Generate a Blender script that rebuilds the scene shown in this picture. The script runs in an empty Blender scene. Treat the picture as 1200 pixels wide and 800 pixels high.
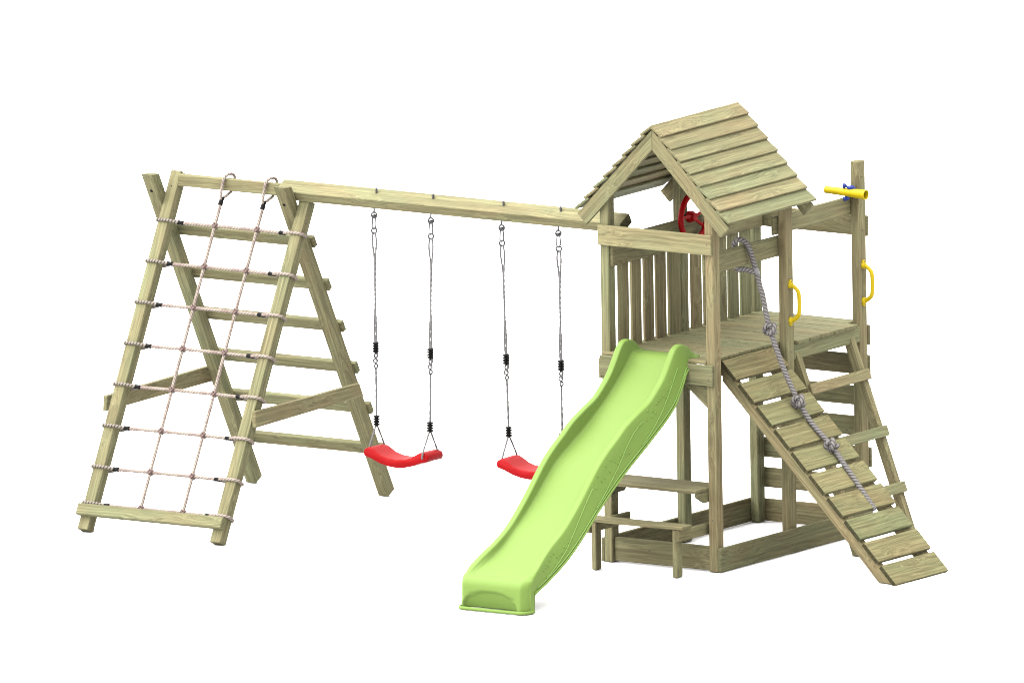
import bpy, bmesh, math, random
from mathutils import Vector, Matrix
random.seed(11)
V = Vector
S = bpy.context.scene
COL = S.collection

# ------------------------------------------------------------------ materials
KA = 0.66      # overall reflectance level that goes with the exposure
def newmat(name):
    m = bpy.data.materials.new(name); m.use_nodes = True
    nt = m.node_tree
    return m, nt, nt.nodes, nt.links, nt.nodes['Principled BSDF']

def wood_material(name, light, dark, knot, rough=0.75, bump=0.25, streak=1.0):
    m, nt, N, L, B = newmat(name)
    def node(t, **k):
        n = N.new(t)
        for a, b in k.items(): setattr(n, a, b)
        return n
    at = node('ShaderNodeAttribute', attribute_name='grain')
    ti = node('ShaderNodeAttribute', attribute_name='tint')
    sep = node('ShaderNodeSeparateXYZ'); L.new(ti.outputs['Vector'], sep.inputs[0])
    # knots: rare cells stretched along the board
    mk = node('ShaderNodeMapping'); mk.inputs['Scale'].default_value = (2.3, 9.0, 9.0); L.new(at.outputs['Vector'], mk.inputs[0])
    vo = node('ShaderNodeTexVoronoi'); vo.inputs['Scale'].default_value = 1.0; vo.inputs['Randomness'].default_value = 1.0
    L.new(mk.outputs[0], vo.inputs['Vector'])
    kr = node('ShaderNodeMapRange'); kr.interpolation_type = 'SMOOTHSTEP'
    kr.inputs[1].default_value = 0.20; kr.inputs[2].default_value = 0.06; L.new(vo.outputs['Distance'], kr.inputs[0])
    kw = node('ShaderNodeMapRange'); kw.interpolation_type = 'SMOOTHSTEP'
    kw.inputs[1].default_value = 0.55; kw.inputs[2].default_value = 0.05; L.new(vo.outputs['Distance'], kw.inputs[0])
    # only some of the cells carry a knot
    sc = node('ShaderNodeSeparateColor'); L.new(vo.outputs['Color'], sc.inputs[0])
    gt = node('ShaderNodeMath', operation='GREATER_THAN'); gt.inputs[1].default_value = 0.50; L.new(sc.outputs[0], gt.inputs[0])
    kf = node('ShaderNodeMath', operation='MULTIPLY'); L.new(kr.outputs[0], kf.inputs[0]); L.new(gt.outputs[0], kf.inputs[1])
    kg = node('ShaderNodeMath', operation='MULTIPLY'); L.new(kw.outputs[0], kg.inputs[0]); L.new(gt.outputs[0], kg.inputs[1])
    # slow warp of the growth lines
    mw = node('ShaderNodeMapping'); mw.inputs['Scale'].default_value = (0.9, 5.0, 5.0); L.new(at.outputs['Vector'], mw.inputs[0])
    nw = node('ShaderNodeTexNoise'); nw.inputs['Scale'].default_value = 1.0; nw.inputs['Detail'].default_value = 2.0; L.new(mw.outputs[0], nw.inputs['Vector'])
    wa = node('ShaderNodeMath', operation='MULTIPLY_ADD'); wa.inputs[1].default_value = 0.085
    L.new(nw.outputs['Fac'], wa.inputs[0])
    kd = node('ShaderNodeMath', operation='MULTIPLY'); kd.inputs[1].default_value = 0.05; L.new(kg.outputs[0], kd.inputs[0]); L.new(kd.outputs[0], wa.inputs[2])
    cv = node('ShaderNodeCombineXYZ'); L.new(wa.outputs[0], cv.inputs[1]); L.new(wa.outputs[0], cv.inputs[2])
    ad = node('ShaderNodeVectorMath', operation='ADD'); L.new(at.outputs['Vector'], ad.inputs[0]); L.new(cv.outputs[0], ad.inputs[1])
    # growth bands
    mb = node('ShaderNodeMapping'); mb.inputs['Scale'].default_value = (0.42, 50.0, 42.0); L.new(ad.outputs[0], mb.inputs[0])
    nb = node('ShaderNodeTexNoise'); nb.inputs['Scale'].default_value = 1.6; nb.inputs['Detail'].default_value = 3.0; nb.inputs['Roughness'].default_value = 0.55
    L.new(mb.outputs[0], nb.inputs['Vector'])
    rb = node('ShaderNodeValToRGB'); rb.color_ramp.elements[0].position = 0.36; rb.color_ramp.elements[1].position = 0.64
    L.new(nb.outputs['Fac'], rb.inputs[0])
    # fine fibres
    mf = node('ShaderNodeMapping'); mf.inputs['Scale'].default_value = (5.0, 190.0, 190.0); L.new(ad.outputs[0], mf.inputs[0])
    nf = node('ShaderNodeTexNoise'); nf.inputs['Scale'].default_value = 1.0; nf.inputs['Detail'].default_value = 3.0; L.new(mf.outputs[0], nf.inputs['Vector'])
    # blotches of green preservative
    mg = node('ShaderNodeMapping'); mg.inputs['Scale'].default_value = (3.0, 9.0, 9.0); L.new(at.outputs['Vector'], mg.inputs[0])
    ng = node('ShaderNodeTexNoise'); ng.inputs['Scale'].default_value = 1.0; ng.inputs['Detail'].default_value = 3.0; L.new(mg.outputs[0], ng.inputs['Vector'])
    def mix(fac, a, b, blend='MIX'):
        n = node('ShaderNodeMix', data_type='RGBA', blend_type=blend)
        for s, v in ((0, fac), (6, a), (7, b)):
            if isinstance(v, (float, int)): n.inputs[s].default_value = v
            elif isinstance(v, tuple): n.inputs[s].default_value = (*v, 1)
            else: L.new(v, n.inputs[s])
        return n.outputs[2]
    c = mix(rb.outputs[0], tuple(q * KA for q in dark), tuple(q * KA for q in light))
    # board tone: tint.x drives green <-> brown, tint.y value
    gb = node('ShaderNodeMath', operation='MULTIPLY_ADD'); gb.inputs[1].default_value = 1.5; L.new(ng.outputs['Fac'], gb.inputs[0])
    g2 = node('ShaderNodeMath', operation='SUBTRACT'); g2.inputs[1].default_value = 0.75; L.new(sep.outputs[0], g2.inputs[0])
    L.new(g2.outputs[0], gb.inputs[2]); gb.use_clamp = True
    tone = mix(gb.outputs[0], (1.09, 0.97, 0.90), (0.89, 1.03, 0.95))
    c = mix(1.0, c, tone, 'MULTIPLY')
    fr = node('ShaderNodeMapRange'); fr.inputs[1].default_value = 0.25; fr.inputs[2].default_value = 0.75; fr.inputs[3].default_value = 1 - 0.28 * streak; fr.inputs[4].default_value = 1 + 0.22 * streak
    L.new(nf.outputs['Fac'], fr.inputs[0])
    c = mix(1.0, c, fr.outputs[0], 'MULTIPLY')
    c = mix(1.0, c, sep.outputs[1], 'MULTIPLY')
    km = node('ShaderNodeMath', operation='MULTIPLY'); km.inputs[1].default_value = 0.55; L.new(kf.outputs[0], km.inputs[0])
    c = mix(km.outputs[0], c, tuple(q * KA for q in knot))
    L.new(c, B.inputs['Base Color'])
    B.inputs['Roughness'].default_value = rough
    B.inputs['Specular IOR Level'].default_value = 0.05
    hb = node('ShaderNodeMath', operation='ADD'); L.new(nf.outputs['Fac'], hb.inputs[0]); L.new(nb.outputs['Fac'], hb.inputs[1])
    bp = node('ShaderNodeBump'); bp.inputs['Strength'].default_value = bump; bp.inputs['Distance'].default_value = 0.004
    L.new(hb.outputs[0], bp.inputs['Height']); L.new(bp.outputs[0], B.inputs['Normal'])
    return m

WOOD = wood_material('pressure treated pine', (0.122, 0.1125, 0.066), (0.080, 0.0725, 0.042), (0.050, 0.038, 0.020), bump=.3, streak=1.1)
SAWN = wood_material('rough sawn pine', (0.116, 0.108, 0.060), (0.079, 0.072, 0.039), (0.048, 0.038, 0.020), rough=0.9, bump=0.6, streak=1.35)

def plastic(name, col, rough=0.4, spec=0.3, var=0.06, bump=0.0):
    m, nt, N, L, B = newmat(name)
    tc = N.new('ShaderNodeTexCoord'); n = N.new('ShaderNodeTexNoise'); n.inputs['Scale'].default_value = 7.0; n.inputs['Detail'].default_value = 4.0
    L.new(tc.outputs['Object'], n.inputs['Vector'])
    mr = N.new('ShaderNodeMapRange'); mr.inputs[3].default_value = 1 - var; mr.inputs[4].default_value = 1 + var; L.new(n.outputs['Fac'], mr.inputs[0])
    mx = N.new('ShaderNodeMix'); mx.data_type = 'RGBA'; mx.blend_type = 'MULTIPLY'; mx.inputs[0].default_value = 1.0
    mx.inputs[6].default_value = (*[q * KA for q in col], 1); L.new(mr.outputs[0], mx.inputs[7]); L.new(mx.outputs[2], B.inputs['Base Color'])
    B.inputs['Roughness'].default_value = rough; B.inputs['Specular IOR Level'].default_value = spec
    if bump:
        n2 = N.new('ShaderNodeTexNoise'); n2.inputs['Scale'].default_value = 260.0; L.new(tc.outputs['Object'], n2.inputs['Vector'])
        bp = N.new('ShaderNodeBump'); bp.inputs['Strength'].default_value = bump; bp.inputs['Distance'].default_value = 0.002
        L.new(n2.outputs['Fac'], bp.inputs['Height']); L.new(bp.outputs[0], B.inputs['Normal'])
    return m

GREEN = plastic('lime plastic', (0.080, 0.127, 0.028), 0.5, 0.05, 0.03, 0.05)
GREENLINE = plastic('raised lime plastic', (0.10, 0.17, 0.042), 0.5, 0.06, 0.02)
RED = plastic('red plastic', (0.150, 0.0010, 0.002), 0.45, 0.04)
YELLOW = plastic('yellow plastic', (0.25, 0.185, 0.0020), 0.45, 0.08)
BLUE = plastic('blue plastic', (0.006, 0.016, 0.105), 0.45, 0.1)
BLACK = plastic('black rubber', (0.0012, 0.0012, 0.0014), 0.6, 0.06)
STEEL = plastic('galvanised steel', (0.045, 0.045, 0.048), 0.35, 0.15); STEEL.node_tree.nodes['Principled BSDF'].inputs['Metallic'].default_value = 0.55

def rope_material(name, light, dark, k, lobes, width=0.5, fleck=None):
    m, nt, N, L, B = newmat(name)
    at = N.new('ShaderNodeAttribute'); at.attribute_name = 'grain'      # x metres along, y angle in turns
    sp = N.new('ShaderNodeSeparateXYZ'); L.new(at.outputs['Vector'], sp.inputs[0])
    a = N.new('ShaderNodeMath'); a.operation = 'MULTIPLY'; a.inputs[1].default_value = k; L.new(sp.outputs[0], a.inputs[0])
    b = N.new('ShaderNodeMath'); b.operation = 'MULTIPLY_ADD'; b.inputs[1].default_value = lobes; L.new(sp.outputs[1], b.inputs[0]); L.new(a.outputs[0], b.inputs[2])
    f = N.new('ShaderNodeMath'); f.operation = 'FRACT'; L.new(b.outputs[0], f.inputs[0])
    r = N.new('ShaderNodeValToRGB'); e = r.color_ramp.elements; light = tuple(q * KA for q in light); dark = tuple(q * KA for q in dark)
    e[0].position = 0.0; e[0].color = (*dark, 1); e[1].position = 1.0; e[1].color = (*dark, 1)
    for p in (0.5 - width / 2, 0.5 + width / 2):
        q = e.new(p); q.color = (*light, 1)
    L.new(f.outputs[0], r.inputs[0])
    col = r.outputs[0]
    if fleck:
        n = N.new('ShaderNodeTexNoise'); n.inputs['Scale'].default_value = 30.0; n.inputs['Detail'].default_value = 2.0
        tc = N.new('ShaderNodeTexCoord'); L.new(tc.outputs['Object'], n.inputs['Vector'])
        mr = N.new('ShaderNodeMapRange'); mr.inputs[1].default_value = 0.5; mr.inputs[2].default_value = 0.62; mr.inputs[4].default_value = 0.5; L.new(n.outputs['Fac'], mr.inputs[0])
        mx = N.new('ShaderNodeMix'); mx.data_type = 'RGBA'; L.new(mr.outputs[0], mx.inputs[0]); L.new(col, mx.inputs[6]); mx.inputs[7].default_value = (*[q * KA for q in fleck], 1)
        col = mx.outputs[2]
    L.new(col, B.inputs['Base Color']); B.inputs['Roughness'].default_value = 0.85; B.inputs['Specular IOR Level'].default_value = 0.03
    return m
NETROPE = rope_material('hemp coloured net rope', (0.175, 0.150, 0.130), (0.018, 0.010, 0.010), 50, 3, 0.6, (0.085, 0.056, 0.053))
WRAPROPE = rope_material('dark flecked net rope', (0.135, 0.118, 0.102), (0.003, 0.002, 0.002), 55, 1, 0.40)
KNOTROPE = rope_material('knotted net rope', (0.095, 0.068, 0.063), (0.012, 0.006, 0.006), 42, 3, 0.5)
GREYROPE = rope_material('grey lilac climbing rope', (0.110, 0.104, 0.103), (0.009, 0.0078, 0.0084), 48, 3, 0.5)
THINROPE = rope_material('grey swing rope', (0.11, 0.107, 0.11), (0.004, 0.004, 0.005), 90, 2, 0.45)

# ------------------------------------------------------------------ mesh building
class MB:
    def __init__(s): s.v = []; s.f = []; s.g = []; s.t = []; s.sm = []
    def add(s, vs, fs, gs, tint, smooth=False):
        o = len(s.v); s.v += vs; s.g += gs; s.t += [tint] * len(vs)
        s.f += [tuple(i + o for i in f) for f in fs]; s.sm += [smooth] * len(fs)
    def build(s, name, mat, parent=None, loc=None):
        c = V((0, 0, 0))
        if s.v:
            lo = V([min(v[i] for v in s.v) for i in range(3)]); hi = V([max(v[i] for v in s.v) for i in range(3)]); c = (lo + hi) / 2
        if loc is not None: c = V(loc)
        me = bpy.data.meshes.new(name)
        me.from_pydata([tuple(V(v) - c) for v in s.v], [], s.f)
        a = me.attributes.new('grain', 'FLOAT_VECTOR', 'POINT'); a.data.foreach_set('vector', [x for g in s.g for x in g])
        a = me.attributes.new('tint', 'FLOAT_VECTOR', 'POINT'); a.data.foreach_set('vector', [x for g in s.t for x in g])
        me.polygons.foreach_set('use_smooth', s.sm)
        bm = bmesh.new(); bm.from_mesh(me); bmesh.ops.recalc_face_normals(bm, faces=bm.faces); bm.to_mesh(me); bm.free()
        me.materials.append(mat)
        o = bpy.data.objects.new(name, me); COL.objects.link(o)
        if parent is not None:
            o.parent = parent; o.location = c - world_loc(parent)
        else: o.location = c
        return o

def world_loc(o):
    l = V((0, 0, 0))
    while o is not None: l += V(o.location); o = o.parent
    return l

def tint(green=None, val=None):
    return (random.uniform(0.25, 0.75) if green is None else green + random.uniform(-.08, .08),
            random.uniform(0.88, 1.12) if val is None else val * random.uniform(.95, 1.05), random.random())

def slab(mb, p, ex, ey, L, W, T, b=0.004, tn=None, end=0.8):
    """board: corner p, length along ex, width along ey, thickness along ex x ey; chamfered edges"""
    ex = V(ex).normalized(); ey = V(ey).normalized(); ez = ex.cross(ey)
    c = V(p) + ex * L / 2 + ey * W / 2 + ez * T / 2
    h = (L / 2, W / 2, T / 2); b = min(b, min(h) * 0.6)
    seed = V((random.uniform(0, 60), random.uniform(0, 60), random.uniform(0, 60)))
    vs, gs, idx = [], [], {}
    for sx in (-1, 1):
        for sy in (-1, 1):
            for sz in (-1, 1):
                sg = (sx, sy, sz)
                for k in range(3):
                    q = [sg[i] * (h[i] if i == k else h[i] - b) for i in range(3)]
                    idx[(sg, k)] = len(vs)
                    vs.append(tuple(c + ex * q[0] + ey * q[1] + ez * q[2])); gs.append(tuple(seed + V(q)))
    fs = []
    for k in range(3):
        i, j = [(1, 2), (0, 2), (0, 1)][k]
        for s0 in (-1, 1):
            def sg(a, d):
                r = [0, 0, 0]; r[k] = s0; r[i] = a; r[j] = d; return tuple(r)
            fs.append(tuple(idx[(sg(a, d), k)] for a, d in ((-1, -1), (1, -1), (1, 1), (-1, 1))))
        for a in (-1, 1):
            for d in (-1, 1):
                def sg2(s0):
                    r = [0, 0, 0]; r[k] = s0; r[i] = a; r[j] = d; return tuple(r)
                fs.append((idx[(sg2(-1), i)], idx[(sg2(1), i)], idx[(sg2(1), j)], idx[(sg2(-1), j)]))
    for sx in (-1, 1):
        for sy in (-1, 1):
            for sz in (-1, 1):
                fs.append(tuple(idx[((sx, sy, sz), k)] for k in range(3)))
    tn = tn or tint(); o = len(mb.v)
    mb.add(vs, fs, gs, tn)
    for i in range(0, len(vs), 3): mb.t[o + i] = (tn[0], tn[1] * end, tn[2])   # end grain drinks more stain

def box(mb, x, y, z, along='x', b=0.004, tn=None):
    p = V((x[0], y[0], z[0])); d = (x[1] - x[0], y[1] - y[0], z[1] - z[0])
    X, Y, Z = V((1, 0, 0)), V((0, 1, 0)), V((0, 0, 1))
    if along == 'x': slab(mb, p, X, Y, d[0], d[1], d[2], b, tn)
    elif along == 'y': slab(mb, p, Y, Z, d[1], d[2], d[0], b, tn)
    else: slab(mb, p, Z, X, d[2], d[0], d[1], b, tn)

def prism(mb, pts, ax, t, along, tn=None, b=0.003):
    """polygon pts in 3-D, extruded by vector ax*t; grain along a direction"""
    ax = V(ax).normalized(); along = V(along).normalized(); ac = ax.cross(along)
    pts = [V(p) for p in pts]; n = len(pts); c = sum(pts, V()) / n
    ins = []
    for i in range(n):
        d = c - pts[i]; ins.append(pts[i] + d.normalized() * b * 1.4)
    rings = [ins, [p + ax * b for p in pts], [p + ax * (t - b) for p in pts], [p + ax * t for p in ins]]
    seed = V((random.uniform(0, 60), random.uniform(0, 60), random.uniform(0, 60)))
    vs = [tuple(p) for r in rings for p in r]
    gs = [tuple(seed + V((V(v).dot(along), V(v).dot(ac), V(v).dot(ax)))) for v in vs]
    fs = [tuple(range(n)), tuple(range(3 * n, 4 * n))]
    for r in range(3):
        for i in range(n):
            j = (i + 1) % n; fs.append((r * n + i, r * n + j, (r + 1) * n + j, (r + 1) * n + i))
    mb.add(vs, fs, gs, tn or tint())

def smooth_path(pts, ds, closed=False):
    pts = [V(p) for p in pts]; n = len(pts); out = []
    segs = n if closed else n - 1
    for i in range(segs):
        if closed: p0, p1, p2, p3 = (pts[(i + k) % n] for k in (-1, 0, 1, 2))
        else: p0, p1, p2, p3 = pts[max(i - 1, 0)], pts[i], pts[i + 1], pts[min(i + 2, n - 1)]
        m = max(1, int((p2 - p1).length / ds))
        for j in range(m):
            t = j / m
            out.append(0.5 * ((2 * p1) + (p2 - p0) * t + (2 * p0 - 5 * p1 + 4 * p2 - p3) * t * t + (3 * p1 - p0 - 3 * p2 + p3) * t ** 3))
    if not closed: out.append(pts[-1])
    return out

def tube(mb, path, r, n=10, closed=False, lobes=0, twist=0.0, amp=0.0, radii=None):
    path = [V(p) for p in path]; m = len(path)
    tang = []
    for i in range(m):
        if closed: a, b = path[(i - 1) % m], path[(i + 1) % m]
        else: a, b = path[max(i - 1, 0)], path[min(i + 1, m - 1)]
        d = b - a
        tang.append(d.normalized() if d.length > 1e-9 else V((0, 0, 1)))
    u = tang[0].orthogonal().normalized()
    vs, gs, fs = [], [], []; s = 0.0
    for i in range(m):
        if i: s += (path[i] - path[i - 1]).length
        t = tang[i]; u = (u - t * u.dot(t)).normalized(); w = t.cross(u)
        rr = radii[i] if radii else r
        for k in range(n):
            a = 2 * math.pi * k / n
            q = rr * (1 + amp * math.cos(lobes * a + 2 * math.pi * twist * s)) if lobes else rr
            vs.append(tuple(path[i] + u * math.cos(a) * q + w * math.sin(a) * q)); gs.append((s, k / n, 0))
    for i in range(m if closed else m - 1):
        j = (i + 1) % m
        for k in range(n):
            l = (k + 1) % n; fs.append((i * n + k, i * n + l, j * n + l, j * n + k))
    if not closed:
        fs.append(tuple(range(n))); fs.append(tuple(range((m - 1) * n, m * n)))
    mb.add(vs, fs, gs, (0.5, 1, 0), True)

def lathe(mb, p0, p1, prof, n=20, wood=False):
    """profile [(t along p0->p1 in metres, radius)]"""
    p0, p1 = V(p0), V(p1); d = (p1 - p0).normalized()
    path = [p0 + d * t for t, r in prof]
    u = d.orthogonal().normalized(); w = d.cross(u); vs, gs, fs = [], [], []
    for (t, r), p in zip(prof, path):
        for k in range(n):
            a = 2 * math.pi * k / n
            vs.append(tuple(p + (u * math.cos(a) + w * math.sin(a)) * max(r, 1e-5))); gs.append((t, k / n, 0))
    for i in range(len(prof) - 1):
        for k in range(n):
            l = (k + 1) % n; fs.append((i * n + k, i * n + l, (i + 1) * n + l, (i + 1) * n + k))
    fs.append(tuple(range(n))); fs.append(tuple(range((len(prof) - 1) * n, len(prof) * n)))
    mb.add(vs, fs, gs, (0.5, 1, 0), False)

def rope_tube(mb, pts, r, ds=0.006, closed=False, twist=None, amp=0.10, k=42, smooth=True):
    path = smooth_path(pts, ds, closed) if smooth else [V(p) for p in pts]
    tube(mb, path, r, 10, closed, 3, k, amp)

def thing(name, loc, label, cat, group=None):
    o = bpy.data.objects.new(name, None); COL.objects.link(o); o.location = loc; o.empty_display_size = 0.1
    o['label'] = label; o['category'] = cat
    if group: o['group'] = group
    return o
def part(name, mat, parent, fn, label=None):
    mb = MB(); fn(mb); o = mb.build(name, mat, parent)
    if label: o['label'] = label
    return o
def bx(name, parent, x, y, z, along, mat=None, label=None, tn=None, b=0.004):
    return part(name, mat or WOOD, parent, lambda m: box(m, x, y, z, along, b, tn), label)

def screws(parent, pts, axis, r=0.0035, mat=None, name='screw'):
    for p in pts:
        p = V(p); a = V(axis)
        part(name, mat or STEEL, parent, lambda m: lathe(m, p - a * 0.002, p + a * 0.002, [(0, r), (0.003, r), (0.0045, r * 0.7), (0.0052, 0)], 10))

# ------------------------------------------------------------------ ground
gm, nt, N, L, B = newmat('white studio floor')
B.inputs['Base Color'].default_value = (0.44, 0.44, 0.444, 1); B.inputs['Roughness'].default_value = 0.9; B.inputs['Specular IOR Level'].default_value = 0.0
mb = MB(); R_ = 70
mb.add([(-R_, -R_, 0), (R_, -R_, 0), (R_, R_, 0), (-R_, R_, 0)], [(0, 1, 2, 3)], [(0, 0, 0)] * 4, (0, 1, 0))
g = mb.build('ground', gm); g.location.z = -0.004; g['kind'] = 'structure'

# ------------------------------------------------------------------ play tower
PX, PY = 0.057, 0.073
tower = thing('play_tower', (0.39, 0.79, 0), 'wooden play tower with pitched plank roof over the green slide', 'play tower')
XR = 0.72
YB = (0.0, 0.752, 1.504)
tops = {(0, 0): 2.13, (1, 0): 2.13, (0, 1): 2.13, (1, 1): 2.13, (0, 2): 1.86, (1, 2): 2.152}
for (i, j), top in tops.items():
    x0 = i * XR; y0 = YB[j]
    gr = [0.35, 0.5, 0.55][j] + (0.28 if i == 0 else -0.2)
    bx('post', tower, (x0, x0 + PX), (y0, y0 + PY), (0, top), 'z', tn=tint(gr, 1.0), b=0.005)
# front boards and rails
bx('rail', tower, (-0.002, 0.78), (-0.022, -0.001), (1.838, 1.955), 'x', tn=tint(.35, 1.06))
bx('deck_beam', tower, (0.0, 0.777), (-0.022, -0.001), (1.08, 1.20), 'x', tn=tint(.75, .84))
bx('deck_beam', tower, (-0.022, -0.001), (0.0, 1.577), (1.06, 1.18), 'y')
bx('deck_beam', tower, (0.745, 0.775), (0.826, 1.503), (1.108, 1.198), 'y', tn=tint(.8, 1.05))
bx('deck_beam', tower, (0.685, 0.715), (0.03, 0.759), (1.108, 1.198), 'y')
bx('deck_beam', tower, (0.058, 0.719), (0.76, 0.80), (1.108, 1.198), 'x')
bx('sill_board', tower, (0.058, 0.719), (0.02, 0.042), (0.006, 0.145), 'x', tn=tint(.5, .85))
bx('sill_board', tower, (0.778, 0.798), (0.002, 1.577), (0.0, 0.14), 'y', tn=tint(.7, .95))
bx('sill_board', tower, (-0.022, -0.001), (0.002, 1.577), (0.0, 0.138), 'y', tn=tint(.5, .85))
# side rails
bx('rail', tower, (0.058, 0.078), (0.015, 1.56), (1.712, 1.88), 'y', tn=tint(.5, .95))
bx('rail', tower, (0.699, 0.719), (0.0, 0.822), (1.713, 1.832), 'y', tn=tint(.6, .9))
bx('rail', tower, (0.699, 0.719), (0.715, 1.565), (1.84, 1.947), 'y', tn=tint(.45, .95))
bx('rail', tower, (0.0, 0.783), (1.578, 1.598), (1.709, 1.828), 'x', tn=tint(.3, .95))
# balustrade of upright slats on the swing side
def bal(m):
    for a, b in ((.115, .213), (.246, .341), (.375, .469), (.498, .597), (.627, .742), (.862, .962), (.992, .088 + 1.0), (1.118, 1.218), (1.243, 1.341), (1.368, 1.466)):
        box(m, (.036, .056), (a, b), (1.09, 1.85), 'z', 0.003, tint(random.uniform(.1, .85), random.uniform(.88, 1.08)))
part('slat_panel', WOOD, tower, bal)
# rear climbing boards
for z0, z1 in ((0.0, .13), (.196, .311), (.37, .485), (.547, .66), (.724, .835), (.903, 1.02), (1.078, 1.195)):
    bx('rear_board', tower, (0.0, 0.783), (1.578, 1.599), (z0, z1), 'x', tn=tint(random.uniform(.3, .6), random.uniform(.85, 1.0)))
# deck of planks
def deck(m):
    edges = [-.004 + .119 * i for i in range(8)] + [.829 + .125 * i for i in range(1, 7)]
    for k in range(len(edges) - 1):
        y0, y1 = edges[k], edges[k + 1] - 0.008
        x1 = .722 if (k < 7 or k == len(edges) - 2) else .800
        box(m, (0.003, x1), (y0, y1), (1.2, 1.221), 'x', 0.003, tint(random.uniform(.3, .7), random.uniform(.98, 1.12)))
part('deck', WOOD, tower, deck)
# knee gussets under the front deck beam
for pts in ([(0.545, .03, 1.07), (0.719, .03, 1.07), (0.719, .03, 0.93)], [(0.232, .03, 1.07), (0.058, .03, 1.07), (0.058, .03, 0.93)]):
    part('knee_brace', WOOD, tower, lambda m: prism(m, pts, (0, 1, 0), 0.025, (1, 0, -.8)))
# roof
XC = 0.3885; ZR = 2.566; EH = 0.525; ED = 0.532
sl = math.hypot(EH, ED)
for s in (1, -1):
    dn = V((s * EH, 0, -ED)).normalized(); nr = V((s * ED, 0, EH)).normalized()
    apex = V((XC, 0, ZR))
    def slope(m):
        n = 8; ex = sl / n
        for i in range(n):
            a = i * ex - (0.0 if i == 0 else 0.016); e = (i + 1) * ex + (0.004 if i < n - 1 else 0.0)
            pa = apex + dn * a - nr * 0.018; pe = apex + dn * e + nr * 0.001
            if i == 0: pa = apex - nr * 0.016
            d = (pe - pa); up = d.normalized().cross(V((0, 1, 0)))
            if up.dot(nr) < 0: up = -up
            # board: length along y, width along d
            tn = tint([.35, .4, .45, .5, .6, .8, .25, .9][i], [1.1, 1.12, 1.02, 1.06, 1.12, 1.05, 1.15, 1.02][i])
            T = 0.015
            p = pa + V((0, -0.042 + random.uniform(-.002, .002), 0)) - up * 0.0
            ey = d.normalized(); exx = V((0, 1, 0))
            if exx.cross(ey).dot(up) < 0:
                p = p + V((0, 0.906, 0)); exx = -exx
            slab(m, p, exx, ey, 0.906, d.length, T, 0.003, tn)
    part('roof_slope', WOOD, tower, slope)
    for y0 in (-0.028, 0.826):
        w = 0.083
        def barge(m):
            a0 = apex - V((0, 0, 0.027)); tip = a0 + dn * (sl - 0.004)
            lowv = V((0, 0, -w * math.sqrt(2) * 1.0))
            p = [a0, tip, tip - nr * w, a0 + lowv * 1.0]
            prism(m, [q + V((0, y0, 0)) for q in p], (0, 1, 0), 0.026, dn, tint(.4, .95))
        part('bargeboard', WOOD, tower, barge)
# steering wheel on the middle post of the balustrade side
wheel_c = V((0.115, 0.80, 1.885)); RW = 0.135
def rim(m):
    pts = [wheel_c + V((0, math.cos(a) * RW, math.sin(a) * RW)) for a in [2 * math.pi * i / 48 for i in range(48)]]
    tube(m, pts, 0.0175, 12, True)
sw = part('steering_wheel', RED, tower, rim, 'red plastic steering wheel')
for ang in (14, -32, 178):
    d = V((0, math.cos(math.radians(ang)), math.sin(math.radians(ang)))); n = V((1, 0, 0))
    part('spoke', RED, sw, lambda m: slab(m, wheel_c + d * 0.02 - n * 0.010 + d.cross(n) * 0.012, d, n.cross(d), RW - 0.022, 0.017, 0.012, 0.003))
part('hub', RED, sw, lambda m: lathe(m, wheel_c - V((0.035, 0, 0)), wheel_c + V((0.02, 0, 0)), [(0, .034), (.022, .034), (.028, .031), (.029, .026), (.042, .026), (.046, .022), (.047, 0)], 24))
part('axle', BLACK, sw, lambda m: lathe(m, V((0.057, 0.80, 1.885)), V((0.09, 0.80, 1.885)), [(0, .012), (.03, .012)], 12))
# yellow hand grips
for yc in (0.787, 1.540):
    x = 0.777
    pts = [(x + .012, yc, 1.545), (x + .03, yc, 1.538), (x + .055, yc, 1.515), (x + .062, yc, 1.48), (x + .062, yc, 1.41), (x + .055, yc, 1.375), (x + .03, yc, 1.352), (x + .012, yc, 1.345)]
    h = part('grab_handle', YELLOW, tower, lambda m: tube(m, smooth_path(pts, .006), 0.0125, 12), 'yellow plastic grab handle')
    for zc, sgn in ((1.548, 1), (1.342, -1)):
        part('foot_plate', YELLOW, h, lambda m: (lathe(m, V((x, yc, zc)), V((x + .02, yc, zc)), [(0, .021), (.008, .021), (.014, .018), (.018, .012), (.0185, 0)], 18),
             lathe(m, V((x, yc, zc + sgn * .016)), V((x + .02, yc, zc + sgn * .016)), [(0, .016), (.007, .016), (.011, .012), (.0115, 0)], 16)))
        part('screw', STEEL, h, lambda m: lathe(m, V((x + .010, yc, zc + sgn * .018)), V((x + .016, yc, zc + sgn * .018)), [(0, .005), (.0025, .005), (.004, .003), (.0041, 0)], 10))
# telescope on the tall corner post
t0 = V((0.586, 1.452, 1.984)); t1 = V((0.864, 1.452, 1.976)); ln = (t1 - t0).length
tele = part('telescope', YELLOW, tower, lambda m: lathe(m, t0, t1, [(0, .012), (0.001, .0215), (.012, .0225), (.014, .0215), (.10, .0228), (.102, .0235), (.20, .0245), (.202, .0255), (ln - .012, .0285), (ln - .01, .029), (ln, .029), (ln, .0245), (ln - .03, .022), (ln - .05, .0)], 28), 'yellow plastic telescope')
part('clamp', BLUE, tele, lambda m: (lathe(m, V((.755, 1.46, 2.002)), V((.755, 1.46, 2.03)), [(0, .024), (.010, .024), (.016, .017), (.018, 0)], 20),
     lathe(m, V((.735, 1.455, 1.98)), V((.735, 1.504, 1.98)), [(0, .026), (.02, .024), (.05, .03)], 18),
     lathe(m, V((.735, 1.452, 1.935)), V((.735, 1.452, 1.958)), [(0, .006), (.006, .012), (.022, .014)], 18)))
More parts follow.
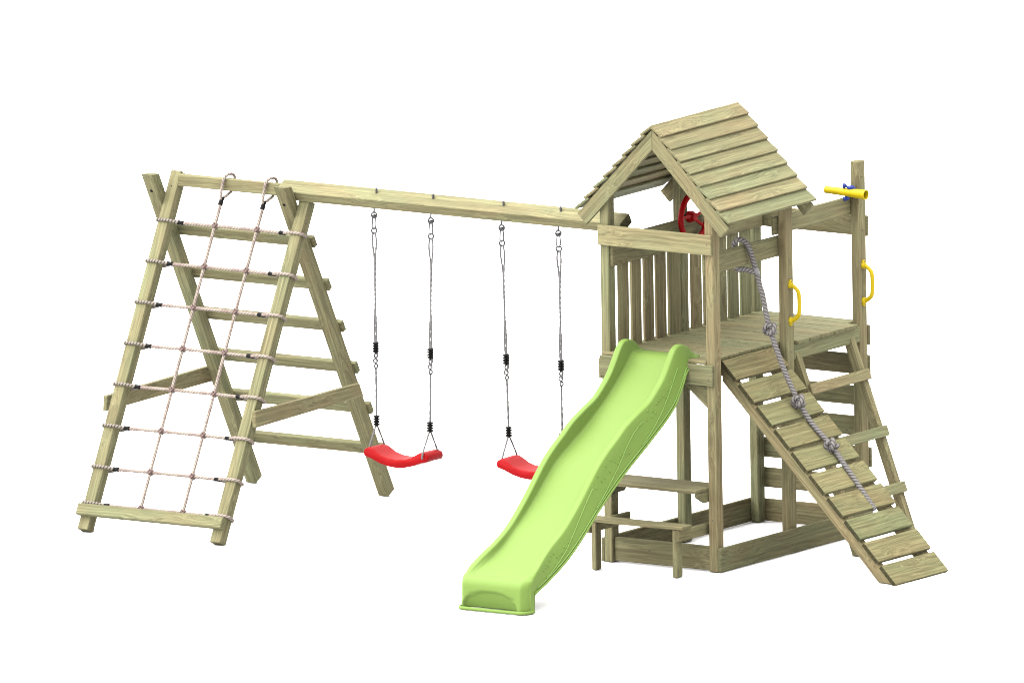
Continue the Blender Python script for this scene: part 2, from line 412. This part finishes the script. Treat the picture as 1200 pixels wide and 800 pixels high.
part('knob', BLUE, tele, lambda m: lathe(m, V((.735, 1.45, 2.016)), V((.706, 1.44, 2.02)), [(0, .008), (.008, .008), (.01, .015), (.022, .015), (.026, .010), (.027, 0)], 16))
part('knob', BLUE, tele, lambda m: lathe(m, V((.735, 1.45, 1.946)), V((.712, 1.44, 1.940)), [(0, .007), (.008, .012), (.02, .013), (.023, .008), (.024, 0)], 16))
# visible screws and coach bolts
screws(tower, [(.04, -.022, 1.90), (.75, -.022, 1.90), (.75, -.022, 1.12), (.748, -.001, .3), (.3, .02, .085)], (0, -1, 0))
screws(tower, [(.80, .035, .05), (.80, .035, .1), (.778, .79, 1.16), (.778, 1.54, 1.75), (.778, 1.54, 2.06)], (1, 0, 0))

# ------------------------------------------------------------------ table and bench below the deck
tb = thing('play_table', (0.39, 0.0, 0.40), 'small wooden table top fixed between the tower posts above the bench', 'table')
bx('table_top', tb, (0.058, 0.719), (-0.12, 0.155), (0.467, 0.488), 'x', tn=tint(.4, 1.02))
for x0 in (0.058, 0.697):
    pts = [(x0, -.108, .466), (x0, .158, .466), (x0, .158, .445), (x0, .105, .402), (x0, -.03, .402), (x0, -.108, .445)]
    part('bracket', WOOD, tb, lambda m: prism(m, pts, (1, 0, 0), 0.021, (0, 1, 0), tint(.5, .85)))
bn = thing('play_bench', (0.39, -0.2, 0), 'low narrow wooden bench on two front legs beside the slide', 'bench')
bx('seat', bn, (0.066, 0.722), (-0.275, -0.168), (0.279, 0.300), 'x', tn=tint(.45, 1.0))
for x0 in (0.090, 0.646):
    bx('leg', bn, (x0, x0 + 0.031), (-0.266, -0.205), (0, 0.278), 'z', tn=tint(.4, 1.0))
for x0 in (0.068, 0.678):
    bx('side_rail', bn, (x0, x0 + 0.021), (-0.28, 0.145), (0.212, 0.2775), 'y', tn=tint(.45, .95))

# ------------------------------------------------------------------ climbing ramp
ramp = thing('climbing_ramp', (1.3, 0.42, 0), 'sloping ramp of ten spaced rough planks climbing up to the deck', 'ramp')
A0 = V((0.737, 0, 1.207)); dirr = V((1.171, 0, -1.196)).normalized(); nrm = V((1.196, 0, 1.171)).normalized()
for y0 in (0.158, 0.622):
    def st(m):
        q = A0 - nrm * 0.028; d = 0.068
        def onz(p, z): return p + dirr * ((z - p.z) / dirr.z)
        top = q + dirr * 0.005; bot = q - nrm * d
        x_cut = 0.722
        a = top + dirr * ((x_cut - top.x) / dirr.x); b = bot + dirr * ((x_cut - bot.x) / dirr.x)
        pts = [a, onz(q, 0.002 + 0.012) , onz(q, 0.002) + V((-.01, 0, 0)), onz(bot, 0.002), b]
        prism(m, [V((p.x, y0, p.z)) for p in pts], (0, 1, 0), 0.048, dirr, tint(.08, .95))
    part('stringer', WOOD, ramp, st)
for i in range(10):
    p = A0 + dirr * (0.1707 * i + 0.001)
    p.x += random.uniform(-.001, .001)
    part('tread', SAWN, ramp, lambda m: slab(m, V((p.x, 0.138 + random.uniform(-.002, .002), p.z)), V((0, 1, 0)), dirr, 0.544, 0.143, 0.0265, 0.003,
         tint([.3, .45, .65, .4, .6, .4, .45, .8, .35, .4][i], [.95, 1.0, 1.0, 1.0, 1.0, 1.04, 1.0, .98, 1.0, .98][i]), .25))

# ------------------------------------------------------------------ access ladder
lad = thing('access_ladder', (0.98, 1.15, 0), 'slanted wooden ladder with three flat rungs beside the climbing ramp', 'ladder')
ld = V((0.37, 0, -1)).normalized(); lnrm = V((1, 0, 0.37)).normalized()
def ly(z): return 0.755 + (1.2 - z) * 0.37
for y0 in (0.842, 1.402):
    def stl(m):
        w = 0.055
        pts = [(ly(1.218), y0, 1.218), (ly(0.0), y0, 0.0), (ly(0.0) - w, y0, 0.0), (ly(1.14) - w, y0, 1.14), (ly(1.218) - 0.03, y0, 1.218)]
        prism(m, pts, (0, 1, 0), 0.045, ld, tint(.35, 1.0))
    part('stringer', WOOD, lad, stl)
for z in (0.935, 0.617, 0.303):
    c = V((ly(z), 0.852, z)) - ld * 0.031 + lnrm * 0.0205
    part('rung', WOOD, lad, lambda m: slab(m, c, V((0, 1, 0)), ld, 0.61, 0.062, 0.02 , 0.003, tint(.1 if z > .8 else (.8 if z > .5 else .45), 1.03)) )

# ------------------------------------------------------------------ climbing rope
cr = thing('climbing_rope', (0.74, 0.42, 1.66), 'thick grey knotted rope looped over the side rail and trailing down the ramp', 'rope')
loop = [(0.768, .452, 1.690), (0.752, .440, 1.76), (0.742, .418, 1.825), (0.726, .392, 1.860), (0.704, .368, 1.868), (0.684, .358, 1.84), (0.682, .362, 1.77), (0.683, .372, 1.712), (0.697, .388, 1.692), (0.725, .415, 1.690), (0.765, .448, 1.672)]
main = [(0.762, .448, 1.70), (0.774, .455, 1.665), (0.795, .45, 1.60), (0.824, .44, 1.535), (0.862, .432, 1.385), (0.897, .432, 1.29), (0.931, .435, 1.203), (0.978, .440, 1.090), (1.030, .446, 0.985), (1.052, .452, 0.942), (1.132, .462, 0.825), (1.258, .470, 0.705), (1.368, .468, 0.580), (1.555, .465, 0.360)]
part('loop', GREYROPE, cr, lambda m: rope_tube(m, loop, 0.0155, .006, amp=.10, k=48))
part('strand', GREYROPE, cr, lambda m: rope_tube(m, main, 0.0155, .006, amp=.10, k=48))
def knot_pts(c, d, r):
    d = V(d).normalized(); u = d.orthogonal().normalized(); w = d.cross(u); out = []
    for i in range(36):
        t = 2 * math.pi * i / 36
        rr = r * (2 + math.cos(3 * t)) / 3.0
        out.append(V(c) + u * (math.cos(2 * t) * rr * 1.25) + w * (math.sin(2 * t) * rr * 1.25) + d * (math.sin(3 * t) * r * 0.95))
    return out
for c, d in (((0.872, .434, 1.355), (.1, 0, -1)), ((1.052, .448, 0.948), (.4, 0, -1)), ((1.262, .466, 0.708), (1, 0, -1))):
    part('knot', GREYROPE, cr, lambda m: rope_tube(m, knot_pts(c, d, 0.026), 0.0135, .005, True, amp=.10, k=48))
part('whipping', plastic('white whipping', (.09, .085, .09)), cr, lambda m: tube(m, [V((0.764, .449, 1.70)), V((0.771, .453, 1.68)), V((0.776, .454, 1.658))], 0.0168, 12))

# ------------------------------------------------------------------ slide
slide = thing('slide', (0.374, -0.8, 0), 'wavy lime green plastic slide descending from the deck to the floor', 'slide')
SC = 0.374
BED = [(.06, 1.230), (.03, 1.230), (0, 1.228), (-.03, 1.212), (-.08, 1.163), (-.166, 1.09), (-.287, 1.0), (-.40, .93), (-.528, .858), (-.65, .797), (-.809, .715), (-.92, .63), (-1.03, .538), (-1.14, .457), (-1.25, .387), (-1.35, .325), (-1.45, .273), (-1.55, .232), (-1.62, .208), (-1.66, .192)]
TOP = [(.10, 1.238), (.06, 1.272), (.02, 1.296), (-.02, 1.309), (-.06, 1.308), (-.10, 1.287), (-.15, 1.222), (-.212, 1.143), (-.30, 1.068), (-.372, 1.020), (-.5, .968), (-.612, .918), (-.70, .862), (-.812, .795), (-.9, .730), (-.974, .662), (-1.096, .548), (-1.257, .420), (-1.40, .342), (-1.498, .292), (-1.58, .245), (-1.66, .200)]
BOT = [(.10, 1.224), (.085, 1.215), (.05, 1.187), (0, 1.174), (-.043, 1.149), (-.07, 1.10), (-.17, .971), (-.412, .819), (-.652, .688), (-.813, .591), (-.974, .482), (-1.136, .358), (-1.296, .255), (-1.497, .161), (-1.60, .122), (-1.635, .105), (-1.648, .07), (-1.652, .02), (-1.66, .012)]
def curve(tab):
    def f(y):
        if y >= tab[0][0]: return tab[0][1]
        for i in range(len(tab) - 1):
            a, b = tab[i], tab[i + 1]
            if b[0] <= y <= a[0]:
                # cubic hermite with finite-difference slopes
                def slp(k):
                    k0, k1 = max(k - 1, 0), min(k + 1, len(tab) - 1)
                    return (tab[k1][1] - tab[k0][1]) / (tab[k1][0] - tab[k0][0])
                h = b[0] - a[0]; t = (y - a[0]) / h
                m0, m1 = slp(i) * h, slp(i + 1) * h
                return (2*t**3 - 3*t*t + 1) * a[1] + (t**3 - 2*t*t + t) * m0 + (-2*t**3 + 3*t*t) * b[1] + (t**3 - t*t) * m1
        return tab[-1][1]
    return f
fb, ft, fo = curve(BED), curve(TOP), curve(BOT)
def sst(a, b, x):
    t = min(1, max(0, (x - a) / (b - a))); return t * t * (3 - 2 * t)
def section(y):
    k = sst(-1.36, -1.64, y) if y < -1.36 else 0.0
    b, t, o = fb(y), ft(y), fo(y)
    if y > 0.06: b = min(b, t - 0.004)
    lx = lambda a, c: a + (c - a) * k
    wb = max(0.004, min(.018, (t - b) * .45))
    half = [(.236, o), (.233, o + .014), (lx(.2245, .236), o + (t - o) * .35), (lx(.2105, .235), o + (t - o) * .75), (lx(.2035, .235), t - .012), (lx(.201, .233), t - .005), (lx(.197, .229), t - .0008), (lx(.193, .224), t), (lx(.170, .20), t), (lx(.166, .195), t - .001), (lx(.1625, .190), t - min(.005, (t - b) * .3)), (lx(.161, .188), t - min(.011, (t - b) * .45)), (lx(.156, .178), b + wb), (lx(.153, .172), b + wb * .45), (lx(.147, .165), b + wb * .12), (lx(.138, .155), b), (.12, b), (.10, b), (.075, b), (.05, b), (.025, b), (0, b)]
    return [(SC - x, y, z) for x, z in half] + [(SC + x, y, z) for x, z in reversed(half[:-1])]
def body(m):
    ys = [0.10 - 0.02 * i for i in range(88)] + [-1.655]
    ys = [y for y in ys if y > -1.6551]
    vs = []; nn = len(section(0.0))
    for y in ys: vs += section(y)
    # nose: roll the end over and down to the floor
    base = section(-1.655); rows = len(ys)
    z0 = fb(-1.655); R = .058
    rolls = []
    for i in range(1, 10):
        th = math.pi / 2 * i / 9; rolls.append((-1.66 - R * math.sin(th), z0 - R * (1 - math.cos(th))))
    for i in range(1, 15): rolls.append((-1.66 - R - .004 * i / 14, (z0 - R) + (.012 - (z0 - R)) * i / 14))
    for yy, zt in rolls:
        row = []
        for (x, y, z) in base:
            zz = min(z, zt) if z > .03 else min(z, .012)
            yr = yy
            e = x - (SC - .015)
            if zt < z0 - R + .001 and abs(e) < .185:
                arch = .118 * (1 - (e / .185) ** 2) ** .35
                yr += .012 * min(1, max(0, arch - zz) / .006) + .30 * max(0, arch - zz)
            row.append((x, yr, zz))
        vs += row; rows += 1
    vs = [(x, y if y > -1.6 else -1.6 + (y + 1.6) * (1 - .42 * max(0, (abs(x - SC) / .236 - .80) / .20) ** 2), z) for x, y, z in vs]
    fs = []
    for i in range(rows - 1):
        for j in range(nn - 1):
            fs.append((i * nn + j, i * nn + j + 1, (i + 1) * nn + j + 1, (i + 1) * nn + j))
    m.add(vs, fs, [(0, 0, 0)] * len(vs), (0, 1, 0), True)
ch = part('chute', GREEN, slide, body)
md = ch.modifiers.new('shell', 'SOLIDIFY'); md.thickness = 0.006; md.offset = -1
# base rim of the outlet
def rimf(m):
    pts = [(SC - .236, -1.64, .010), (SC - .238, -1.68, .010), (SC - .215, -1.722, .010), (SC - .16, -1.730, .010), (SC, -1.732, .010), (SC + .16, -1.730, .010), (SC + .215, -1.722, .010), (SC + .238, -1.68, .010), (SC + .236, -1.64, .010)]
    tube(m, smooth_path(pts, .01), 0.0105, 8)
part('outlet_rim', GREEN, slide, rimf)
# raised mouldings on the flank
def flank(y, f):
    h = section(y); n = len(h)
    a = V(h[n - 1 - 1]); b = V(h[n - 1 - 4]); c_ = V(h[n - 1 - 2])
    p = a + (c_ - a) * (f / .4) if f < .4 else c_ + (b - c_) * ((f - .4) / .6)
    return p + V((0.0022, 0, 0.001))
part('edge_bead', GREENLINE, slide, lambda m: tube(m, [flank(-.02 - .02 * i, 0.03) for i in range(80)], 0.0035, 6))
part('edge_flange', GREEN, slide, lambda m: tube(m, [V(section(.09 - .02 * i)[-1]) + V((0.002, 0, 0)) for i in range(87)], 0.007, 8))
def wave(a, b, f0, f1):
    out = []
    for i in range(41):
        t = i / 40; out.append(flank(a + (b - a) * t, f0 + (f1 - f0) * (0.5 - 0.5 * math.cos(math.pi * min(1, t * 1.0)))))
    return out
for a, b, f0, f1 in ((-.10, -.50, .62, .10), (-.46, -.98, .78, .10), (-.98, -1.50, .85, .12)):
    part('wave_bead', GREENLINE, slide, lambda m: tube(m, wave(a, b, f0, f1), 0.0028, 6))
rnd = random.Random(5)
for a, b in ((-.16, -.42), (-.62, -.95), (-1.22, -1.52)):
    for i in range(13):
        t = i / 12; y = a + (b - a) * t; f = .42 + .32 * t + rnd.choice((0, .13, .24)) - .05
        p = flank(y, min(f, .9))
        part('raised_dot', GREEN, slide, lambda m: lathe(m, p - V((.006, 0, 0)), p + V((.002, 0, 0.0005)), [(0, .0085), (.0062, .0075), (.0075, .0045), (.008, 0)], 12))

# ------------------------------------------------------------------ swing frame
fr = thing('swing_set', (-2.7, 0.31, 0), 'wooden swing set with a crossed ladder end and one long top beam', 'swing set')
fu = V((0, .53, 1)).normalized(); fn = V((0, -1, .53)).normalized()        # front legs
bu = V((0, -.53, 1)).normalized(); bnv = V((0, -1, -.53)).normalized()     # rear legs, front face normal
def F(x, z, n=0.0): return V((x, -.655 + .53 * z, z)) + fn * n
def Bk(x, z, n=0.0): return V((x, 1.205 - .53 * z, z)) + bnv * n
LT = 0.07
for x0, ztop in ((-3.195, 1.945), (-2.285, 1.86)):
    p = F(x0, 0.021); Lg = (F(x0, ztop) - p).length
    part('leg', WOOD, fr, lambda m: slab(m, p - fn * LT, fu, V((1, 0, 0)), Lg, .07, LT, .003, tint(.50, .93)) if fu.cross(V((1, 0, 0))).dot(fn) > 0 else slab(m, p, fu, V((1, 0, 0)), Lg, .07, LT, .003, tint(.50, .93)))
for x0 in (-3.266, -2.356):
    pass
    a_ = Bk(x0, 0.0); b_ = Bk(x0, 1.945)
    part('leg', WOOD, fr, lambda m: prism(m, [a_, a_ - bnv * LT, V((x0, b_.y + LT / math.cos(math.atan(.53)), b_.z - .004)), b_], (1, 0, 0), .07, bu, tint(.55, .92)))
# rungs on the back of the rear legs
for z in (1.592, 1.322, 1.06, .80, .545, .285):
    z -= .042
    c = Bk(-3.255, z) - bnv * (LT + .036) - bu * .035
    tz = tint(.6, .93)
    part('rung', WOOD, fr, lambda m: slab(m, c, V((1, 0, 0)), bu, .985, .07, .035, .004, tz) if V((1, 0, 0)).cross(bu).dot(bnv) > 0 else slab(m, c + bnv * .035, V((1, 0, 0)), bu, .985, .07, .035, .004, tz))
# side braces
part('brace', WOOD, fr, lambda m: prism(m, [(-2.2135, -.298, .635), (-2.2135, -.298, .728), (-2.2135, .775, .73), (-2.2135, .815, .652)], (1, 0, 0), .028, (0, 1, 0), tint(.35, .95)))
part('brace', WOOD, fr, lambda m: prism(m, [(-3.2955, -.215, .63), (-3.2955, -.205, .715), (-3.2955, .90, .728), (-3.2955, .95, .637)], (1, 0, 0), .028, (0, 1, 0), tint(.45, .95)))
# top beam, canted in the fork of the legs
al = math.radians(28); Cb = V((-2.424, .318, 1.846)); w1, w2 = .11, .066
eu = V((0, -math.sin(al), math.cos(al))); er = V((0, math.cos(al), math.sin(al)))
BL = 2.424 - 0.05
part('beam', WOOD, fr, lambda m: slab(m, Cb, V((1, 0, 0)), er, BL, w1, w2, .004, tint(.5, .97)))
part('beam_bracket', STEEL, fr, lambda m: (box(m, (-.09, -.0225), (.30, .36), (1.80, 1.842), 'x', .002), box(m, (-.0285, -.0225), (.28, .40), (1.75, 1.80), 'y', .002)))
# rail that carries the net, foot board
bx('net_rail', fr, (-3.124, -2.426), (.335, .38), (1.862, 1.93), 'x', tn=tint(.5, .95))
c = F(-3.207, .088, 0.001)
part('foot_board', WOOD, fr, lambda m: slab(m, c, V((1, 0, 0)), fu, 0.997, .067, .04, .004, tint(.65, .98)) if V((1, 0, 0)).cross(fu).dot(fn) > 0 else slab(m, c + fn * .04, V((1, 0, 0)), fu, 0.997, .067, .04, .004, tint(.65, .98)))
HX = (-1.763, -1.373, -.889, -.496)
def beam_top(x): return Cb + eu * w2 + er * .05
for x in HX:
    part('bolt', STEEL, fr, lambda m: lathe(m, V((x, .345, 1.925)), V((x, .345, 1.99)), [(0, .006), (.024, .006), (.025, .010), (.029, .010), (.030, .005), (.038, .0045), (.040, 0)], 12))
for p, n_, mt, r in ((Bk(-3.235, 1.84, .0), bnv, BLACK, .010), (Bk(-2.325, 1.835, .0), bnv, BLACK, .010), (F(-3.165, 1.86), fn, BLACK, .004)):
    part('bolt_hole', mt, fr, lambda m: lathe(m, p - n_ * .003, p + n_ * .002, [(0, r), (.0035, r), (.004, 0)], 16))
screws(fr, [F(-3.124, 1.74, -.03), F(-2.214, 1.74, -.03)], (1, 0, 0), .005)

# ------------------------------------------------------------------ climbing net
net = thing('climbing_net', (-2.66, -.2, 0.14), 'beige rope climbing net tied across the sloping ladder end of the swing set', 'climbing net')
ROWS = (1.677, 1.457, 1.237, 1.016, .797, .575, .355, .160)
KX = (-2.807, -2.518); RR = .0096
for z in ROWS:
    lfts = []
    def row(m):
        def P(x, n): return F(x, z, n)
        sag = 0.004
        main_ = [P(-3.05, -.022), P(KX[0], -.012), P(KX[1], -.012), P(-2.35, -.020)]
        rope_tube(m, main_, RR, .006)
        lft = [P(-3.05, -.020), P(-3.115, .006), P(-3.16, .009), P(-3.194, .006), P(-3.206, -.012), P(-3.206, -.055), P(-3.19, -.079), P(-3.15, -.08), P(-3.11, -.068), P(-3.05, -.026)]
        if z > 1.6: lft = lft[:4] + [P(-3.204, -.004), P(-3.206, -.03)]
        lfts.append(lft)
        rgt = [P(-2.35, -.020), P(-2.30, .004), P(-2.25, .009), P(-2.22, .006), P(-2.205, -.012), P(-2.205, -.05), P(-2.22, -.078), P(-2.26, -.08), P(-2.30, -.06), P(-2.35, -.026)]
        if z > 1.6: rgt = rgt[:6]
        pass
        rope_tube(m, rgt, RR, .005)
    part('cross_rope', NETROPE, net, row)
    part('leg_wrap', WRAPROPE, net, lambda m: rope_tube(m, lfts[0], RR, .005))
    for xs in (-3.05, -2.35):
        a = F(xs - .021, z, -.018); b = F(xs + .021, z, -.018)
        part('ferrule', BLACK, net, lambda m: lathe(m, a, b, [(0, .0115), (.003, .0135), (.012, .0135), (.0135, .0125), (.028, .0125), (.0295, .0135), (.039, .0135), (.042, .0115)], 12))
    for x in KX:
        c = F(x, z, -.008)
        part('knot', KNOTROPE, net, lambda m: rope_tube(m, knot_pts(c, fn + V((.5, 0, .4)), 0.0112), .0080, .004, True))
for x in KX:
    def vert(m):
        pts = [F(x, 1.80, -.006)] + [F(x, z, -.006) for z in ROWS]
        rope_tube(m, pts, .0098, .006)
        lp = [V((x, .300, 1.815)), V((x + .002, .312, 1.88)), V((x + .012, .328, 1.94)), V((x + .028, .356, 1.958)), V((x + .038, .388, 1.945)), V((x + .036, .392, 1.89)), V((x + .022, .372, 1.85)), V((x + .006, .318, 1.822))]
        rope_tube(m, lp, .0085, .005)
    part('hanging_rope', NETROPE, net, vert)
    a = F(x, 1.785, -.004); b = F(x, 1.83, -.004)
    part('ferrule', BLACK, net, lambda m: lathe(m, a, b, [(0, .0125), (.003, .015), (.016, .015), (.018, .0135), (.032, .0135), (.034, .015), (.046, .015), (.05, .0125)], 12))

# ------------------------------------------------------------------ swings
def adjuster(m, p, L=.060):
    prof = [(0, .008)]
    for i in range(4):
        t = i * L / 4
        prof += [(t + .001, .0195), (t + L / 4 * .62, .0195), (t + L / 4 * .66, .011), (t + L / 4 * .99, .011)]
    lathe(m, p, p - V((0, 0, 1)), [(t, r) for t, r in prof], 14)
def ring(m, c, r, t, ax):
    ax = V(ax).normalized(); u = ax.orthogonal().normalized(); w = ax.cross(u)
    tube(m, [V(c) + u * math.cos(2 * math.pi * i / 20) * r + w * math.sin(2 * math.pi * i / 20) * r for i in range(20)], t, 6, True)
def make_swing():
    root = thing('swing', (0, 0, 0), '', 'swing')
    Z0 = 1.845
    seat_pts = [(-.222, .446), (-.216, .468), (-.196, .479), (-.165, .478), (-.138, .464), (-.108, .444), (-.06, .430), (0, .425), (.06, .430), (.108, .444), (.138, .464), (.165, .478), (.196, .479), (.216, .468), (.222, .446), (.216, .428), (.17, .416), (.11, .393), (.05, .379), (0, .375), (-.05, .379), (-.11, .393), (-.17, .416), (-.216, .428)]
    def seat(m):
        n = len(seat_pts); yw = [(-.084, .0), (-.082, .55), (-.076, .85), (-.066, 1.0), (.066, 1.0), (.076, .85), (.082, .55), (.084, 0)]
        vs = []; 
        for y, f in yw:
            for i, (x, z) in enumerate(seat_pts):
                j = (n - i + 14) % n
                # shrink the outline towards its middle line at the rounded edges
                ax = abs(x); mid = .400 + .048 * min(1, (ax / .2) ** 2)
                k = .80 + .20 * f
                vs.append((x * (.97 + .03 * f), y, mid + (z - mid) * k - Z0))
        fs = []
        for r in range(len(yw) - 1):
            for i in range(n):
                l = (i + 1) % n; fs.append((r * n + i, r * n + l, (r + 1) * n + l, (r + 1) * n + i))
        fs += [tuple(range(n)), tuple(range((len(yw) - 1) * n, len(yw) * n))]
        m.add(vs, fs, [(0, 0, 0)] * len(vs), (0, 1, 0), True)
    part('seat', RED, root, seat)
    for s in (-1, 1):
        x = .195 * s; yo = -.018 * s
        def rp(m):
            def q(dx, y, z): 
                t = max(0, min(1, (1.71 - z) / 1.2)); return V((x + dx, y + yo * t, z - Z0))
            a = .015
            s1 = [q(-a * .4, 0, 1.712), q(-a, .002, 1.66), q(-.003, .004, 1.55), q(.003, -.004, 1.42), q(-.002, .004, 1.30), q(-.007, 0, 1.16), q(-.004, 0, 1.07)]
            s2 = [q(a * .4, 0, 1.712), q(a, -.002, 1.66), q(.008, -.004, 1.55), q(-.001, .004, 1.42), q(.004, -.004, 1.30), q(.007, 0, 1.16), q(.004, 0, 1.07)]
            tube(m, smooth_path(s1, .008), .0058, 8, lobes=2, twist=90, amp=.12); tube(m, smooth_path(s2, .008), .0058, 8, lobes=2, twist=90, amp=.12)
            tube(m, smooth_path([q(.009, .004, 1.08), q(.012, .003, 1.03), q(.008, 0, .99), q(.002, 0, .97)], .008), .0058, 8, lobes=2, twist=90, amp=.12)
            tube(m, smooth_path([q(0, 0, .925), q(.001, 0, .8), q(0, 0, .648)], .008), .0066, 8, lobes=2, twist=90, amp=.12)
            for sy in (-1, 1):
                tube(m, smooth_path([q(0, sy * .003, .60), q(0, sy * .075, .478), q(0, sy * .079, .445)], .008), .0055, 8, lobes=2, twist=90, amp=.12)
        part('rope', THINROPE, root, rp)
        part('rope_adjuster', BLACK, root, lambda m: adjuster(m, V((x, yo * .55, 1.073 - Z0))))
        part('rope_adjuster', BLACK, root, lambda m: adjuster(m, V((x, yo * .92, .650 - Z0))))
        def eye(m):
            tube(m, [V((x, 0, .02)), V((x, 0, -.012)), V((x - .012, 0, -.022))], .0055, 8)
            ring(m, V((x, 0, -.034)), .015, .0058, (.5, -.85, 0))
            lathe(m, V((x, -.008, -.036)), V((x, .008, -.036)), [(0, .007), (.016, .007)], 10)
        part('hook', STEEL, root, eye)
        def carab(m):
            pts = [V((x - .009, 0, -.048)), V((x - .012, 0, -.08)), V((x - .013, 0, -.106)), V((x - .004, 0, -.115)), V((x + .006, 0, -.112)), V((x + .012, 0, -.09)), V((x + .009, 0, -.048)), V((x, 0, -.040))]
            tube(m, smooth_path(pts, .006, True), .0045, 8, True)
        part('carabiner', STEEL, root, carab)
        part('ring', STEEL, root, lambda m: ring(m, V((x, 0, -.124)), .015, .0052, (.55, -.8, 0)))
        def links(m):
            for i in range(3):
                ring(m, V((x + .002 * (-1) ** i, yo * .6, .998 - .03 * i - Z0)), .012, .0050, ((1, -.4, 0), (.2, -1, .2), (1, -.2, .1))[i])
        part('chain_link', STEEL, root, links)
    return root
def copy_tree(o, parent=None):
    c = o.copy(); COL.objects.link(c)
    if parent is not None: c.parent = parent
    for ch_ in [q for q in bpy.data.objects if q.parent == o]: copy_tree(ch_, c)
    return c
sw1 = make_swing()
sw2 = copy_tree(sw1)
for o, x, dy, lab in ((sw1, -1.568, -.026, 'red seated swing hanging next to the rope net, fully in view'), (sw2, -.6925, .028, 'red seated swing hanging next to the slide, half hidden behind it')):
    o.location = (x, .318, 1.845); o.rotation_euler = (dy / 1.35, 0, 0); o['label'] = lab; o['group'] = 'red swings hanging from the beam'

# ------------------------------------------------------------------ light: a soft overhead dome
w = bpy.data.worlds.new('World'); S.world = w; w.use_nodes = True
nt = w.node_tree; N = nt.nodes; L = nt.links; bg = N['Background']
tc = N.new('ShaderNodeTexCoord')
KEY = V((-.58, -.44, .70)).normalized()
def lobe(d, p):
    dp = N.new('ShaderNodeVectorMath'); dp.operation = 'DOT_PRODUCT'; dp.inputs[1].default_value = tuple(V(d).normalized()); L.new(tc.outputs['Generated'], dp.inputs[0])
    mx = N.new('ShaderNodeMath'); mx.operation = 'MAXIMUM'; mx.inputs[1].default_value = 0; L.new(dp.outputs['Value'], mx.inputs[0])
    pw = N.new('ShaderNodeMath'); pw.operation = 'POWER'; pw.inputs[1].default_value = p; L.new(mx.outputs[0], pw.inputs[0]); return pw
def madd(a, k, b):
    n = N.new('ShaderNodeMath'); n.operation = 'MULTIPLY_ADD'; L.new(a.outputs[0], n.inputs[0]); n.inputs[1].default_value = k
    if isinstance(b, float): n.inputs[2].default_value = b
    else: L.new(b.outputs[0], n.inputs[2])
    return n
tot = madd(lobe(KEY, 3), 0.95, madd(lobe((0.08, 0, 1), 3), 1.05, madd(lobe((-.50, -.82, .25), 2), 0.52, 0.19)))
cb = N.new('ShaderNodeCombineColor')
for i, k in enumerate((1.0, 0.985, 0.95)):
    q = N.new('ShaderNodeMath'); q.operation = 'MULTIPLY'; q.inputs[1].default_value = k; L.new(tot.outputs[0], q.inputs[0]); L.new(q.outputs[0], cb.inputs[i])
L.new(cb.outputs[0], bg.inputs['Color']); bg.inputs['Strength'].default_value = 1.0

# ------------------------------------------------------------------ camera (parallel projection, as in the picture)
r = V((170.5, 113.8, -3.0)).normalized(); u = V((-16.95, 30.8, 202.0)); u = (u - r * u.dot(r)).normalized(); bk = r.cross(u)
sc_ = 205.0
O2 = V((708.3, 657.5))
ctr = r * ((600 - O2.x) / sc_) + u * ((O2.y - 400) / sc_)
cam = bpy.data.cameras.new('camera'); co = bpy.data.objects.new('camera', cam); COL.objects.link(co)
cam.type = 'ORTHO'; cam.ortho_scale = 1200 / sc_; cam.clip_start = 0.1; cam.clip_end = 400
M = Matrix((r, u, bk)).transposed().to_4x4(); M.translation = ctr + bk * 12.0
co.matrix_world = M
S.camera = co
S.view_settings.view_transform = 'Standard'; S.view_settings.look = 'None'; S.view_settings.exposure = 3.52; S.view_settings.gamma = 1.0
S.cycles.use_denoising = True; S.cycles.filter_width = 1.1
S.cycles.max_bounces = 6
